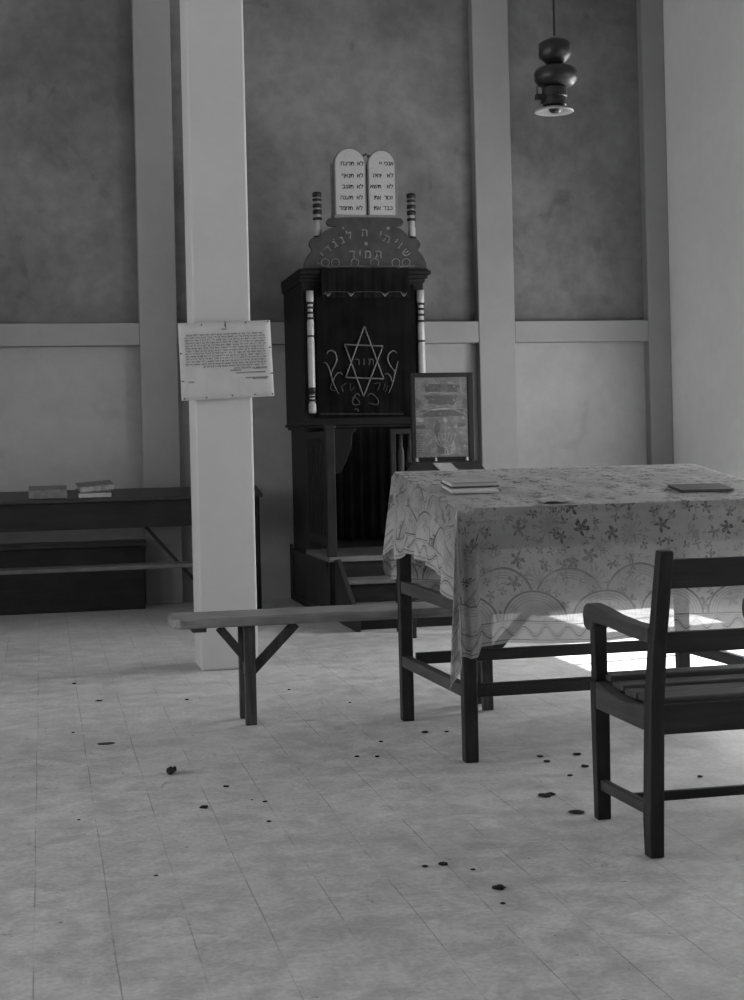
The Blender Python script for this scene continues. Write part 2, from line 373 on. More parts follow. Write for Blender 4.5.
for ln in range(14):
    v = .165 + ln*.0345; u = .055 + rnd.random()*.01; end = .93 if ln else .9
    if ln == 0: u = .08
    if ln >= 12: u = .25 if ln == 12 else .58
    while u < end:
        for _ in range(rnd.randint(3, 7)):
            w = rnd.uniform(.006, .010); h = rnd.uniform(.007, .011)
            stroke(u, v-h, u+w*.8, v-h+rnd.uniform(-.002, .002), .0011)
            if rnd.random() < .75: stroke(u+w*.8, v-h, u+w*.75, v+h*rnd.uniform(.2, 1), .0011)
            if rnd.random() < .4: stroke(u, v+h, u+w*.8, v+h, .0006)
            u += w*1.25
            if u > end: break
        u += .010
for (a, b, v) in ((.54, .66, .64), (.78, .93, .625), (.6, .92, .675), (.08, .15, .77), (.7, .95, .745), (.78, .93, .76), (.46, .52, .10)):
    u = a
    while u < b: stroke(u, v-.008, u+.007, v-.008+rnd.uniform(-.006, .006), .0008); stroke(u+.007, v-.008, u+.006, v+.008, .0011); u += .010
obj('handwriting', bm, 'fadedink', nt)
for (u, v) in ((.25, .03), (.505, .045), (.73, .02), (.98, .015), (.012, .39), (.985, .36), (.99, .7), (.02, .75), (.03, .975), (.27, .975), (.55, .965), (.79, .965), (.985, .97)):
    p = sign_pt(u, v, 0); bm = B(); bmesh.ops.create_uvsphere(bm, u_segments=8, v_segments=6, radius=.0045, matrix=Matrix.Translation(p - Vector((0, .003, 0)))); obj('tack', bm, 'steel', nt)
p = sign_pt(.505, .045, .004); bm = B(); bar(bm, p+Vector((0, 0, .02)), p+Vector((.003, 0, -.015)), .004, .004, (0, 1, 0)); obj('nail', bm, 'steel', nt)
# wooden batten that the wide sheet is tacked to
boxes('backing_board', [(.74, 1.19, 7.966, 7.981, 1.462, 1.835)], 'oldpaper', nt)

# ------------------------------------------------------------------ ark
Y0 = 10.75
ark = thing('torah_ark', 'tall black wooden torah ark with embroidered curtain and stone tablets on top', 'ark', (2.33, 11.2, 0))
XA0, XA1 = 1.87, 2.785
boxes('cabinet', [(XA0, XA1, Y0+.02, 11.595, 1.34, 2.40)], 'ark', ark, .006)
boxes('lower_cabinet', [(1.905, 2.75, 10.87, 11.595, .0, 1.335)], 'arkside', ark, .005)
bm = B()
for (o_, a, b) in ((.012, 2.38, 2.41), (.03, 2.41, 2.435), (.05, 2.435, 2.465), (.035, 2.465, 2.478)): box(bm, XA0-.012-o_*.15, XA1+o_, Y0+.02-o_, 11.597, a, b)
obj('cornice', bm, 'ark', ark, .004)
bm = B()
for (o_, a, b) in ((.0, 1.315, 1.335), (.02, 1.335, 1.36)): box(bm, XA0-o_+.01, XA1+o_-.01, Y0+.03-o_, 11.597, a, b)
obj('waist_moulding', bm, 'ark', ark, .004)
# barley white columns with black turned rings
def column(x, zt, zb):
    c = thing_part = None
    bm = B(); r = .026; L = zt-zb
    z = lambda f: zb + L*f
    prof = [(r*.9, z(0)), (r*1.1, z(.01)), (r*1.1, z(.07)), (r*.8, z(.09)), (r*.8, z(.17)), (r*.95, z(.19)), (r*1.0, z(.22)), (r, z(.60)), (r*.85, z(.63)), (r, z(.66)), (r, z(.74)), (r*.8, z(.77)), (r*.8, z(.9)), (r*1.05, z(.92)), (r*1.05, z(1))]
    lathe(bm, prof, x, Y0-.01, 16); col = obj('column', bm, 'white', ark, smooth=True)
    for f, h in ((.105, .012), (.135, .010), (.16, .012), (.19, .03), (.63, .010), (.775, .012), (.82, .012), (.862, .012), (.90, .012)):
        bm = B(); lathe(bm, [(r*.85, z(f)-h*.7), (r*1.12, z(f)-h*.5), (r*1.12, z(f)+h*.5), (r*.85, z(f)+h*.7)], x, Y0-.01, 16)
        o = obj('ring', bm, 'black', None, smooth=True); o.parent = col; o.matrix_parent_inverse = Matrix.Identity(4) @ Matrix.Translation(Vector((0,0,0)))
        o.matrix_parent_inverse = Matrix.Translation(-ark.location).inverted() @ Matrix.Translation(-ark.location)
    return col
column(1.925, 2.315, 1.425); column(2.755, 2.32, 1.30)
# finials standing on the cornice
def finial(x, zb, zt):
    bm = B(); r = .029; n_ = 6; prof = [(r*.8, zb), (r*.8, zb+.01)]
    lathe(bm, [(r*.7, zb), (r*.7, zb+.22), (r*.95, zb+.25), (r*1.0, zb+.30), (r*.8, zb+.33), (r*.8, zt)], x, Y0+.075, 16); f = obj('finial', bm, 'white', ark, smooth=True)
    for z, h in ((zb+.235, .030), (zb+.375, .020), (zb+.425, .034), (zb+.470, .030), (zb+.513, .018), (zt-.01, .034)):
        bm = B(); lathe(bm, [(r*.7, z-h*.55), (r*1.15, z-h*.4), (r*1.2, z), (r*1.15, z+h*.4), (r*.7, z+h*.55)], x, Y0+.075, 16)
        o = obj('ring', bm, 'black', None, smooth=True); o.parent = f; o.matrix_parent_inverse = Matrix.Identity(4)
finial(at(317, 200, Y0+.075)[0], 2.478, 3.04); finial(at(411, 200, Y0+.075)[0], 2.478, 3.04)

def zp(px, py, Y=Y0): return at(270+px/4.133, 130+py/4.133, Y)      # measured in the enlarged view of the crest
def arc(cx, cy, r, a0, a1, n=8): return [(cx+r*math.cos(math.radians(a0+(a1-a0)*i/n)), cy-r*math.sin(math.radians(a0+(a1-a0)*i/n))) for i in range(n+1)]
half = [(395, 582), (648, 582), (646, 555), (634, 520), (615, 497)]
right = [(650, 578), (646, 550), (632, 520), (614, 498)] + arc(597, 474, 25, -50, 100, 8) + [(576, 444), (562, 425), (540, 408), (515, 399)] + arc(534, 381, 17, -90, 90, 6) + [(500, 363), (395, 360)]
left = [(140, 582), (142, 552), (156, 520), (172, 500)] + arc(187, 468, 25, 230, 80, 8) + [(208, 438), (222, 420), (250, 405), (272, 398)] + arc(250, 380, 17, 270, 90, 6) + [(290, 362)]
out = [(140, 584), (650, 584)] + right[0:] + left[::-1][:-1]
Yc = Y0 + .01
bm = B(); prism(bm, [zp(a, b, Yc) for a, b in out], Yc, Yc+.035); crest = obj('crest_board', bm, 'crest', ark, .003)
def sub(o, par):
    """make o a sub-part of a part that already sits in world coordinates"""
    o.parent = par; o.matrix_parent_inverse = Matrix.Identity(4); return o
# Hebrew lettering cut from the built-in typeface
_glyph = {}
def glyph(ch):
    if ch == '\u05d3' and ch not in _glyph:      # drawn by hand: bar and upright
        vs = []; fs = []
        for (a, b, c, d) in ((-.27, .27, .50, .59), (.10, .19, 0, .50)):
            k_ = len(vs); vs += [(a, c, .02), (b, c, .02), (b, d, .02), (a, d, .02)]; fs.append((k_, k_+1, k_+2, k_+3))
        _glyph[ch] = (vs, fs, .54)
    if ch == '\u05e3' and ch not in _glyph:
        vs = []; fs = []
        for (a, b, c, d) in ((-.22, .22, .50, .59), (.14, .23, -.20, .50), (-.22, -.14, .27, .50), (-.14, .0, .27, .34)):
            k_ = len(vs); vs += [(a, c, .02), (b, c, .02), (b, d, .02), (a, d, .02)]; fs.append((k_, k_+1, k_+2, k_+3))
        _glyph[ch] = (vs, fs, .45)
    if ch not in _glyph:
        cu = bpy.data.curves.new('glyph', 'FONT'); cu.body = ch; cu.size = 1; cu.extrude = .02; cu.offset = .012; cu.align_x = 'CENTER'
        o = bpy.data.objects.new('glyph', cu); C.objects.link(o)
        dg = bpy.context.evaluated_depsgraph_get(); me = bpy.data.meshes.new_from_object(o.evaluated_get(dg))
        vs = [v.co.copy() for v in me.vertices]; fs = [tuple(p.vertices) for p in me.polygons]
        C.objects.unlink(o); bpy.data.objects.remove(o); bpy.data.meshes.remove(me); bpy.data.curves.remove(cu)
        x0 = min((v.x for v in vs), default=0); x1 = max((v.x for v in vs), default=0)
        y0 = min((v.y for v in vs), default=0); y1 = max((v.y for v in vs), default=0)
        _glyph[ch] = ([(v.x-(x0+x1)/2, v.y, v.z) for v in vs], fs, x1-x0)
    return _glyph[ch]
def put(bm, ch, x, z, Y, size, rot=0.0, flat=1.0, mid=True):
    vs, fs, w = glyph(ch); c, s = math.cos(rot), math.sin(rot); dz = -.3 if mid else 0
    V = [bm.verts.new((x + size*(vx*c - (vy+dz)*s), Y - size*vz*flat, z + size*(vx*s + (vy+dz)*c))) for vx, vy, vz in vs]
    for f in fs:
        try: bm.faces.new([V[i] for i in f])
        except ValueError: pass
def word(bm, text, xr, z, Y, size, gap=.06):
    """right to left from xr"""
    x = xr
    for ch in text:
        w = glyph(ch)[2]*size; put(bm, ch, x-w/2, z, Y, size, mid=False); x -= w + gap*size
    return x
for ch, px, py, r in (('\u05e9', 562, 508, -48), ('\u05d5', 538, 478, -40), ('\u05d9', 521, 462, -36), ('\u05ea', 482, 450, -24), ('\u05d9', 457, 432, -12), ('\u05d4', 391, 424, 0),
                      ('\u05dc', 328, 436, 14), ('\u05e0', 297, 455, 24), ('\u05d2', 268, 472, 32), ('\u05d3', 240, 494, 42), ('\u05d9', 218, 516, 50)):
    x, z = zp(px, py, Yc); bm = B(); put(bm, ch, x, z, Yc-.001, .082, math.radians(r)); sub(obj('painted_letter', bm, 'gilt', None), crest)
for ch, px in (('\u05ea', 447), ('\u05de', 404), ('\u05d9', 372), ('\u05d3', 340)):
    x, z = zp(px, 514, Yc); bm = B(); put(bm, ch, x, z, Yc-.001, .088); sub(obj('painted_letter', bm, 'gilt', None), crest)
for px, py, r in ((488, 405, .013), (396, 470, .013), (302, 405, .008), (262, 452, .006)):
    x, z = zp(px, py, Yc); bm = B(); lathe(bm, [(.001, 0), (r, 0), (r, .004), (.001, .005)], 0, 0, 12)
    vs = bm.verts[:] if False else list(bm.verts)[-48:]
    for v in vs: v.co = Vector((x + v.co.x, Yc - v.co.z, z + v.co.y))
    sub(obj('painted_dot', bm, 'gilt', None), crest)
bm = B()
pts = []
for cx in (228, 270, 350, 432, 520, 562):
    for a in arc(cx, 548, 17, -60, 240, 8): pts.append(a)
x3 = [Vector((zp(a, b, Yc)[0], Yc-.002, zp(a, b, Yc)[1])) for a, b in pts]
tube(bm, x3, .0035, 5, flat=.5); sub(obj('painted_loops', bm, 'gilt', None), crest); bm = B()
tube(bm, [Vector((zp(a, b, Yc)[0], Yc-.002, zp(a, b, Yc)[1])) for a, b in ((195, 548), (210, 556), (240, 568), (300, 572), (350, 574), (380, 570), (400, 570), (450, 574), (520, 572), (560, 562), (600, 562))], .003, 5, flat=.5)
sub(obj('painted_scroll', bm, 'gilt', None), crest)
# tablets
Yt = Y0+.02
def tablet_part(x0p, x1p, topp, rows, name):
    x0, zb = at(x0p, 215, Yt); x1, _ = at(x1p, 215, Yt); _, zt = at((x0p+x1p)/2, topp, Yt)
    r = (x1-x0)/2; zc = zt - r*1.0; cx = (x0+x1)/2
    def outl(e): return [(x0-e, zb-.0), (x1+e, zb-.0)] + [(cx + (r+e)*math.cos(t*PI/14), zc + (r+e)*1.0*math.sin(t*PI/14)) for t in range(15)]
    bm = B(); prism(bm, outl(.007), Yt+.004, Yt+.04); t = obj('stone_tablet', bm, 'tabletedge', ark, .002)
    bm = B(); prism(bm, outl(-.003), Yt, Yt+.006); sub(obj('tablet_face', bm, 'tablet', None, .001), t)
    for (a, b, py) in rows:
        for txt, xrp in (a, b):
            x, z = at(xrp, py, Yt); bm = B(); word(bm, txt, x, z, Yt-.0005, .044, .16 if txt == '\u05d9\u05d9' else .05); sub(obj('inscribed_word', bm, 'ink', None), t)
    return t
rowsY = (165.5, 177.5, 188.5, 199.5, 210)
# left tablet
lw = ['\u05ea\u05e8\u05e6\u05d7', '\u05ea\u05e0\u05d0\u05e3', '\u05ea\u05d2\u05e0\u05d1', '\u05ea\u05e2\u05e0\u05d4', '\u05ea\u05d7\u05de\u05d3']; lo = '\u05dc\u05d0'
tablet_part(336, 366, 148.5, [((lo, 363.5-i*.2), (lw[i], 354-i*.3), y) for i, y in enumerate(rowsY)], 'l')
rw = [('\u05d0\u05e0\u05db\u05d9', '\u05d9\u05d9'), (lo, '\u05d9\u05d4\u05d9\u05d4'), (lo, '\u05ea\u05e9\u05d0'), ('\u05d6\u05db\u05d5\u05e8', '\u05d0\u05ea'), ('\u05db\u05d1\u05d3', '\u05d0\u05ea')]
tablet_part(369.5, 396, 150.5, [((rw[i][0], 393.5-i*.2), (rw[i][1], 381.6-i*.2), y) for i, y in enumerate(rowsY)], 'r')
xa = at(332, 190, Yt)[0]; xb = at(398.5, 190, Yt)[0]; zb = at(365, 217, Yt)[1]
boxes('tablet_backing', [(xa, xb, Yt+.035, Yt+.055, zb-.05, at(332, 163, Yt)[1])], 'tabletedge', ark)
boxes('tablet_plinth', [(xa+.01, xb-.01, Yt-.005, Yt+.055, at(365, 218.5, Yt)[1], at(365, 215, Yt)[1])], 'tabletedge', ark)
bm = B(); x, z = at(366.5, 155, Yt)
for dx, dz, r in ((-.018, .0, .010), (.016, -.004, .010), (0, .008, .009)): bmesh.ops.create_uvsphere(bm, u_segments=10, v_segments=8, radius=r, matrix=Matrix.Translation((x+dx, Yt+.02, z+dz)))
obj('tablet_ornament', bm, 'crest', ark, smooth=True)

# curtain with embroidery: soft vertical folds
def drape(x0, x1, zt, zb, Yb, amp, nf, seed=0, nx=80, nz=24):
    bm = B(); rr = random.Random(seed); ph = rr.random()*6; g_ = []
    for i in range(nx+1):
        u = i/nx; row = []
        for j in range(nz+1):
            v = j/nz
            d = amp*(.25+.75*v)*(math.sin(u*nf*2*PI+ph) + .4*math.sin(u*nf*4.3*PI+ph*2+v))
            row.append(bm.verts.new((x0+(x1-x0)*u, Yb-d, zt+(zb-zt)*v)))
        g_.append(row)
    for i in range(nx):
        for j in range(nz): bm.faces.new((g_[i][j], g_[i+1][j], g_[i+1][j+1], g_[i][j+1]))
    return bm
cx0 = at(314, 300, Y0)[0]; cx1 = at(414, 300, Y0)[0]
cur = obj('curtain', drape(cx0, cx1, 2.36, 1.39, Y0-.012, .003, 7, 2), 'velvet', ark, smooth=True); cur.modifiers.new('t', 'SOLIDIFY').thickness = .004
c2 = obj('lower_curtain', drape(1.985, 2.70, 1.40, .50, 10.80, .014, 9, 5), 'velvet', ark, smooth=True); c2.modifiers.new('t', 'SOLIDIFY').thickness = .004
vx0 = at(321, 272, Y0-.05)[0]; vx1 = at(409, 272, Y0-.05)[0]
bm = drape(vx0, vx1, 2.478, 2.26, Y0-.045, .004, 8, 9); va = obj('valance', bm, 'valance', ark, smooth=True); va.modifiers.new('t', 'SOLIDIFY').thickness = .004
Ye = Y0 - .022
def E3(pts, Y=None):
    Y = Y or Ye
    return [Vector((at(a, b, Y)[0], Y, at(a, b, Y)[1])) for a, b in pts]
def z3(pts): return E3([(310+a/7.44, 310+b/7.44) for a, b in pts])     # measured in the enlarged view of the curtain
bm = B()
for tri in ([(403, 120), (548, 512), (265, 502), (403, 120)], [(257, 256), (542, 268), (398, 645), (257, 256)]):
    P = z3(tri)
    for i in range(3): tube(bm, [P[i].lerp(P[i+1], t/10) for t in range(11)], .0058, 6, flat=.6)
sub(obj('embroidered_star', bm, 'thread', None, smooth=True), cur)
def vine(mir, nm):
    bm = B()
    L = [[(128, 330), (135, 308), (160, 302), (188, 320), (198, 365), (185, 410), (165, 450), (158, 480)],
         [(100, 392), (120, 395), (140, 430), (155, 480), (172, 540), (195, 590), (215, 625)],
         [(245, 485), (225, 466), (200, 475), (180, 505), (172, 535)]]
    R_ = [[(645, 322), (630, 305), (605, 308), (582, 335), (580, 375), (600, 420), (625, 450), (632, 480)],
          [(655, 380), (648, 410), (638, 450), (625, 500), (610, 560), (585, 620)],
          [(555, 480), (580, 475), (600, 500), (612, 540)]]
    for p in (R_ if mir else L):
        bm = B(); tube(bm, smooth_path(z3(p), 5), .0062 if p[0][1] < 340 else .005, 6, taper=True, flat=.6); sub(obj(nm, bm, 'thread', None, smooth=True), cur)
vine(False, 'embroidered_leaf'); vine(True, 'embroidered_leaf')
bm = B()
for p in ([(372, 640), (350, 622), (325, 650), (315, 690), (335, 708), (370, 698)], [(425, 640), (455, 622), (490, 648), (510, 685), (490, 705), (435, 692)], [(315, 650), (345, 655), (370, 690)], [(330, 742), (350, 735), (360, 755)]):
    bm = B(); tube(bm, smooth_path(z3(p), 5), .0045, 6, flat=.6); sub(obj('embroidered_bow', bm, 'dimthread', None, smooth=True), cur)
for p in ([(160, 545), (155, 590), (190, 600)], [(250, 610), (235, 570), (270, 545)], [(300, 545), (300, 600), (330, 570)], [(470, 550), (520, 545), (500, 600)], [(560, 545), (545, 600)], [(580, 560), (560, 610)]):
    bm = B(); tube(bm, smooth_path(z3(p), 4), .003, 5, flat=.6); sub(obj('embroidered_flourish', bm, 'dimthread', None, smooth=True), cur)
for ch, px in (('\u05ea', 454), ('\u05d5', 402), ('\u05e8', 352)):
    P = z3([(px, 385)])[0]; bm = B(); put(bm, ch, P.x, P.z, Ye+.002, .075); sub(obj('embroidered_letter', bm, 'dimthread', None), cur)
bm = B()
for i in range(40):
    px = 80 + i*15.5; P = z3([(px, 770+random.uniform(-4, 4)), (px+9, 772), (px+6, 780)]); tube(bm, P, .0028, 4, flat=.6)
fg = sub(obj('fringe', bm, 'dimthread', None), cur); fg['kind'] = 'stuff'
bm = B()
for a, b in ((323, 351), (352, 384), (386, 405)):
    P = E3([(a, 294), (a+3, 292), ((a+b)/2, 291.5), (b-3, 292), (b, 294)], Y0-.052)
    bm = B(); tube(bm, P, .0022, 5, flat=.6); sub(obj('valance_cord', bm, 'dimthread', None), va)
for c in (328, 351, 385, 404):
    bm = B()
    for (dx, dy) in ((-3, -1.5), (0, 1), (3, -1.5), (0, -1)):
        P = E3([(c, 296.5), (c+dx*.6, 295+dy*.5), (c+dx, 294+dy)], Y0-.054); tube(bm, P, .0032, 5, taper=True, flat=.6)
    sub(obj('valance_flower', bm, 'gilt', None), va)

# landing with steps in front of the ark
YL = 9.98
boxes('landing', [(1.875, 2.83, YL-.01, 10.865, .395, .43)], 'tread', ark, .004)
bm = B()
box(bm, 1.885, 1.905, YL+.01, 11.59, .02, .394)                                    # left side boarding
obj('landing_side', bm, 'platform', ark, .002)
boxes('landing_side', [(2.80, 2.82, YL+.01, 11.59, .02, .394)], 'platform', ark, .002)
boxes('landing_frame', [(1.872, 1.886, YL-.005, YL+.06, 0, .395), (1.872, 1.886, 11.50, 11.59, 0, .43), (1.872, 1.886, YL, 11.59, .35, .395), (1.872, 1.886, YL, 11.59, 0, .06)], 'platform', ark, .002)
boxes('landing_front', [(1.905, 2.80, YL+.01, YL+.03, 0, .394)], 'step', ark, .002)
for i, (z, y) in enumerate(((.29, 9.68), (.145, 9.38))):
    boxes('riser', [(1.946, 2.79, y+.02, y+.04, z-.145, z-.025)], 'step', ark, .002)
    boxes('tread', [(1.946, 2.79, y, y+.32, z-.025, z)], 'tread', ark, .003)
for x in (1.915, 2.79):
    bm = B(); prismx(bm, [(9.30, 0), (9.98, 0), (9.98, .41), (9.90, .42), (9.30, .10)], x, x+.03); obj('stringer', bm, 'platform', ark, .003)
def newel(x):
    bm = B(); box(bm, x, x+.062, YL, YL+.062, .43, 1.30); box(bm, x-.006, x+.068, YL-.006, YL+.068, 1.30, 1.325); obj('newel_post', bm, 'arkside', ark, .004)
newel(1.875); newel(2.765)
for x in (1.890, 2.78):
    boxes('balustrade_rail', [(x, x+.035, YL+.06, 10.87, 1.24, 1.285)], 'arkside', ark, .003)
    boxes('balustrade_base', [(x, x+.03, YL+.06, 10.87, .50, .56)], 'arkside', ark, .003)
    for i in range(9):
        y = YL+.10+i*.088; boxes('baluster', [(x+.006, x+.024, y, y+.045, .56, 1.24)], 'ark', ark, .002)
# swung back wings of the railing
bm = B(); prism(bm, [(1.935, .99), (1.975, 1.0), (2.02, 1.08), (2.055, 1.18), (2.065, 1.27), (2.09, 1.285), (2.09, 1.30), (1.935, 1.30)], YL+.02, YL+.045); obj('railing_wing', bm, 'ark', ark, .004)
boxes('railing_wing', [(2.33, 2.765, YL+.02, YL+.05, 1.255, 1.29), (2.33, 2.765, YL+.02, YL+.05, .52, .56), (2.33, 2.365, YL+.02, YL+.05, .56, 1.255)], 'arkside', ark, .003)
for i in range(6):
    x = 2.405+i*.062; bm = B(); lathe(bm, [(.014, .56), (.014, .62), (.022, .72), (.024, .80), (.012, .92), (.020, .98), (.024, 1.08), (.022, 1.14), (.013, 1.17), (.013, 1.255)], x, YL+.035, 12); obj('baluster', bm, 'platform', ark, smooth=True)

# ------------------------------------------------------------------ lectern with framed print
YD = 9.05
lec = thing('lectern', 'dark wooden lectern behind the cloth-covered table, holding the framed print', 'lectern', (2.45, YD, 0))
lx0 = at(404, 470, 8.8)[0]; lx1 = at(488, 470, 8.8)[0]; zf = at(440, 473, 8.8)[1]
tx0 = at(407, 461, 9.28)[0]; tx1 = at(478, 461, 9.15)[0]; zk = at(440, 461.5, 9.28)[1]
bm = B(); hexa(bm, [(lx0, 8.8, zf-.03), (lx1, 8.8, zf-.03), (tx1, 9.15, zk-.03), (tx0, 9.15, zk-.03), (lx0, 8.8, zf), (lx1, 8.8, zf), (tx1, 9.15, zk), (tx0, 9.15, zk)]); obj('slope', bm, 'desk', lec, .004)
boxes('ledge', [(tx0-.01, tx1-.01, 9.15, 9.27, zk-.03, zk+.004)], 'desk', lec, .003)
boxes('body', [(lx0+.03, lx1-.03, 8.86, 9.25, zf-.17, zf-.03)], 'desk', lec, .003)
for x in (lx0+.035, lx1-.075):
    for y in (8.87, 9.21): boxes('leg', [(x, x+.038, y, y+.038, 0, zf-.17)], 'darkz', lec, .003)
boxes('stretcher', [(lx0+.07, lx1-.07, 8.88, 8.905, .15, .19)], 'desk', lec, .003)
boxes('stretcher', [(lx0+.07, lx1-.07, 9.215, 9.24, .15, .19)], 'desk', lec, .003)
YP = 9.21
fr = thing('framed_print', 'dark-framed devotional print under glass standing on the lectern', 'framed picture', (2.3, YP, zk+.004))
a = at(410.5, 373, YP); b = at(475, 461.3, YP); fx0, fz1 = a; fx1 = b[0]; fz0 = zk+.0045; w = .036
bm = B()
for P in ([(fx0, fz0), (fx1, fz0), (fx1-w, fz0+w*.7), (fx0+w*.8, fz0+w*.7)], [(fx0, fz1), (fx0+w*.8, fz1-w*.8), (fx1-w, fz1-w*.8), (fx1, fz1)],
          [(fx0, fz0), (fx0+w*.8, fz0+w*.7), (fx0+w*.8, fz1-w*.8), (fx0, fz1)], [(fx1, fz0), (fx1, fz1), (fx1-w, fz1-w*.8), (fx1-w, fz0+w*.7)]): prism(bm, P, YP, YP+.03)
obj('frame', bm, 'black', fr, .003)
boxes('glass', [(fx0+w*.7, fx1-w*.9, YP+.012, YP+.014, fz0+w*.6, fz1-w*.7)], 'glass', fr, 0)
pr = boxes('print', [(fx0+w*.7, fx1-w*.9, YP+.016, YP+.024, fz0+w*.6, fz1-w*.7)], 'print_', fr, 0)
def fp(px, py): return at(400+px/7.44, 360+py/7.44, YP+.0155)
bm = B()
def blob(bm, pts): bm.faces.new([bm.verts.new((fp(a, b)[0], YP+.0150-random.random()*.0006, fp(a, b)[1])) for a, b in pts])
for pts in ([(180, 180), (300, 180), (300, 235), (190, 240)], [(350, 180), (450, 185), (430, 240), (350, 240)], [(180, 265), (430, 262), (400, 335), (225, 338)], [(160, 375), (470, 365), (475, 415), (170, 425)],
            [(110, 280), (150, 300), (140, 360), (105, 365)], [(470, 280), (500, 290), (498, 360), (460, 350)], [(270, 440), (250, 560), (290, 580), (300, 470)], [(430, 470), (480, 470), (480, 495), (430, 500)],
            [(115, 490), (180, 480), (185, 510), (120, 515)], [(270, 600), (330, 600), (345, 690), (285, 700)]): blob(bm, pts)
for i in range(9):
    y = 545 + i*18; blob(bm, [(115, y), (165+random.random()*20, y-2), (165, y+7), (115, y+8)])
for i in range(10):
    x = 190+i*24; blob(bm, [(x, 285), (x+12, 285), (x+10, 310), (x+2, 308)])
for i in range(5): blob(bm, [(300+i*10, 150), (304+i*10, 150), (304+i*10, 235), (300+i*10, 235)])
sub(obj('printed_emblem', bm, 'grime', None), pr)
bm = B()
def seg2(p, r): tube(bm, [Vector((fp(a, b)[0], YP+.0142, fp(a, b)[1])) for a, b in p], r, 5, flat=.2)
for k_ in (1, 2, 3):
    r_ = 26*k_; seg2([(335-r_, 540), (335-r_*.9, 575+k_*6), (335-r_*.5, 600+k_*12), (335, 608+k_*14), (335+r_*.5, 600+k_*12), (335+r_*.9, 575+k_*6), (335+r_, 540)], .0024)
seg2([(335, 530), (335, 700)], .0025); seg2([(300, 705), (370, 705)], .003)
blob(bm, [(318, 440), (335, 428), (350, 445), (345, 465), (325, 462)]); blob(bm, [(385, 620), (405, 600), (415, 680), (375, 705)]); blob(bm, [(402, 490), (420, 480), (424, 505), (405, 510)]); blob(bm, [(240, 365), (370, 360), (372, 372), (242, 376)])
for a_, b_, c_ in ((200, 190, 8), (250, 205, 7), (400, 200, 8), (430, 215, 6), (200, 300, 7), (400, 300, 8), (470, 430, 12), (455, 540, 14), (130, 385, 9), (480, 640, 12), (440, 660, 10), (160, 560, 8), (220, 620, 12), (410, 560, 9), (360, 500, 7), (300, 400, 6)):
    blob(bm, [(a_-c_, b_), (a_-c_*.3, b_-c_), (a_+c_*.9, b_-c_*.5), (a_+c_, b_+c_*.5), (a_, b_+c_)])
seg2([(180, 345), (240, 330), (300, 345), (360, 332), (420, 345), (470, 335)], .002); seg2([(190, 250), (240, 240), (330, 250), (440, 245)], .0018)
seg2([(110, 420), (160, 400), (230, 372), (320, 358), (400, 368), (470, 395), (500, 415)], .0022)
blob(bm, [(120, 430), (170, 432), (175, 460), (125, 465)]); blob(bm, [(345, 640), (372, 700), (350, 705)]); blob(bm, [(235, 295), (250, 290), (340, 288), (355, 300), (240, 303)])
sub(obj('printed_menorah', bm, 'pale', None), pr)
for px, r in ((417, .008), (436, .007), (467, .008)):
    x = at(px, 457, 9.18)[0]; bm = B(); lathe(bm, [(r*1.3, zk+.004), (r*1.2, zk+.008), (r, zk+.010), (r, zk+.024), (r*.6, zk+.027)], x, 9.18, 10)
    tag(obj('candle_stub', bm, 'wax', None, smooth=True), 'short pale candle stub on the lectern ledge before the framed print', 'candle', 'candle stubs on the lectern ledge')
# paper lying on the lectern slope
def slope_z(y): return zf + (zk-zf)*(y-8.8)/.35
bm = B(); xs = [at(441, 470, 8.83)[0], at(459, 470, 8.83)[0], at(452, 465, 9.05)[0], at(434, 465, 9.05)[0]]
P = [(xs[0], 8.83), (xs[1], 8.83), (xs[2], 9.08), (xs[3], 9.08)]
hexa(bm, [(x, y, slope_z(y)+.001) for x, y in P] + [(x, y, slope_z(y)+.006) for x, y in P]); tag(obj('paper_sheet', bm, 'oldpaper'), 'pale sheet of paper on the dark slope under the framed print', 'paper')

# ------------------------------------------------------------------ reading table with printed cloth
TX0, TX1, TY0, TY1 = 1.475, 2.85, 5.29, 6.26
def top_z(y): return .936 + (y-5.30)*.129
tb = thing('reading_table', 'tall dark wooden table with sloping top hidden under a printed cloth', 'table', (2.13, 5.77, 0))
bm = B(); hexa(bm, [(TX0+.005, TY0+.005, top_z(TY0)-.035), (TX1-.005, TY0+.005, top_z(TY0)-.035), (TX1-.005, TY1-.005, top_z(TY1)-.035), (TX0+.005, TY1-.005, top_z(TY1)-.035),
                    (TX0+.005, TY0+.005, top_z(TY0)-.006), (TX1-.005, TY0+.005, top_z(TY0)-.006), (TX1-.005, TY1-.005, top_z(TY1)-.006), (TX0+.005, TY1-.005, top_z(TY1)-.006)]); obj('tabletop', bm, 'dark', tb, .004)
for x0_ in (0, 1.265):
    for y, x in ((5.335, 1.518+x0_), (6.225, 1.4955+x0_)):
        bm = B(); t = .0275; q_ = .94; zt = top_z(y-t)-.036; hexa(bm, [(x-t*q_, y-t*q_, 0), (x+t*q_, y-t*q_, 0), (x+t*q_, y+t*q_, 0), (x-t*q_, y+t*q_, 0)] + [(x-t, y-t, zt), (x+t, y-t, zt), (x+t, y+t, zt), (x-t, y+t, zt)])
        obj('leg', bm, 'darkz', tb, .005)
for x in (1.518, 2.783):
    bars('side_stretcher', [((x, 5.36, .257), (x-.03, 6.20, .257), .035, .048)], 'darky', tb, .005)
    bars('side_rail', [((x, 5.36, .565), (x-.03, 6.20, .572), .03, .052)], 'darky', tb, .005)
for y, z in ((5.335, .262), (6.225, .262)):
    bars('long_stretcher', [((1.54, y, z), (2.75, y, z+.002), .035, .048)], 'dark', tb, .005)
bars('apron', [((1.55, 5.335, .835), (2.76, 5.335, .835), .025, .11)], 'dark', tb, .003)
bars('apron', [((1.52, 6.225, .945), (2.74, 6.225, .945), .025, .11)], 'dark', tb, .003)

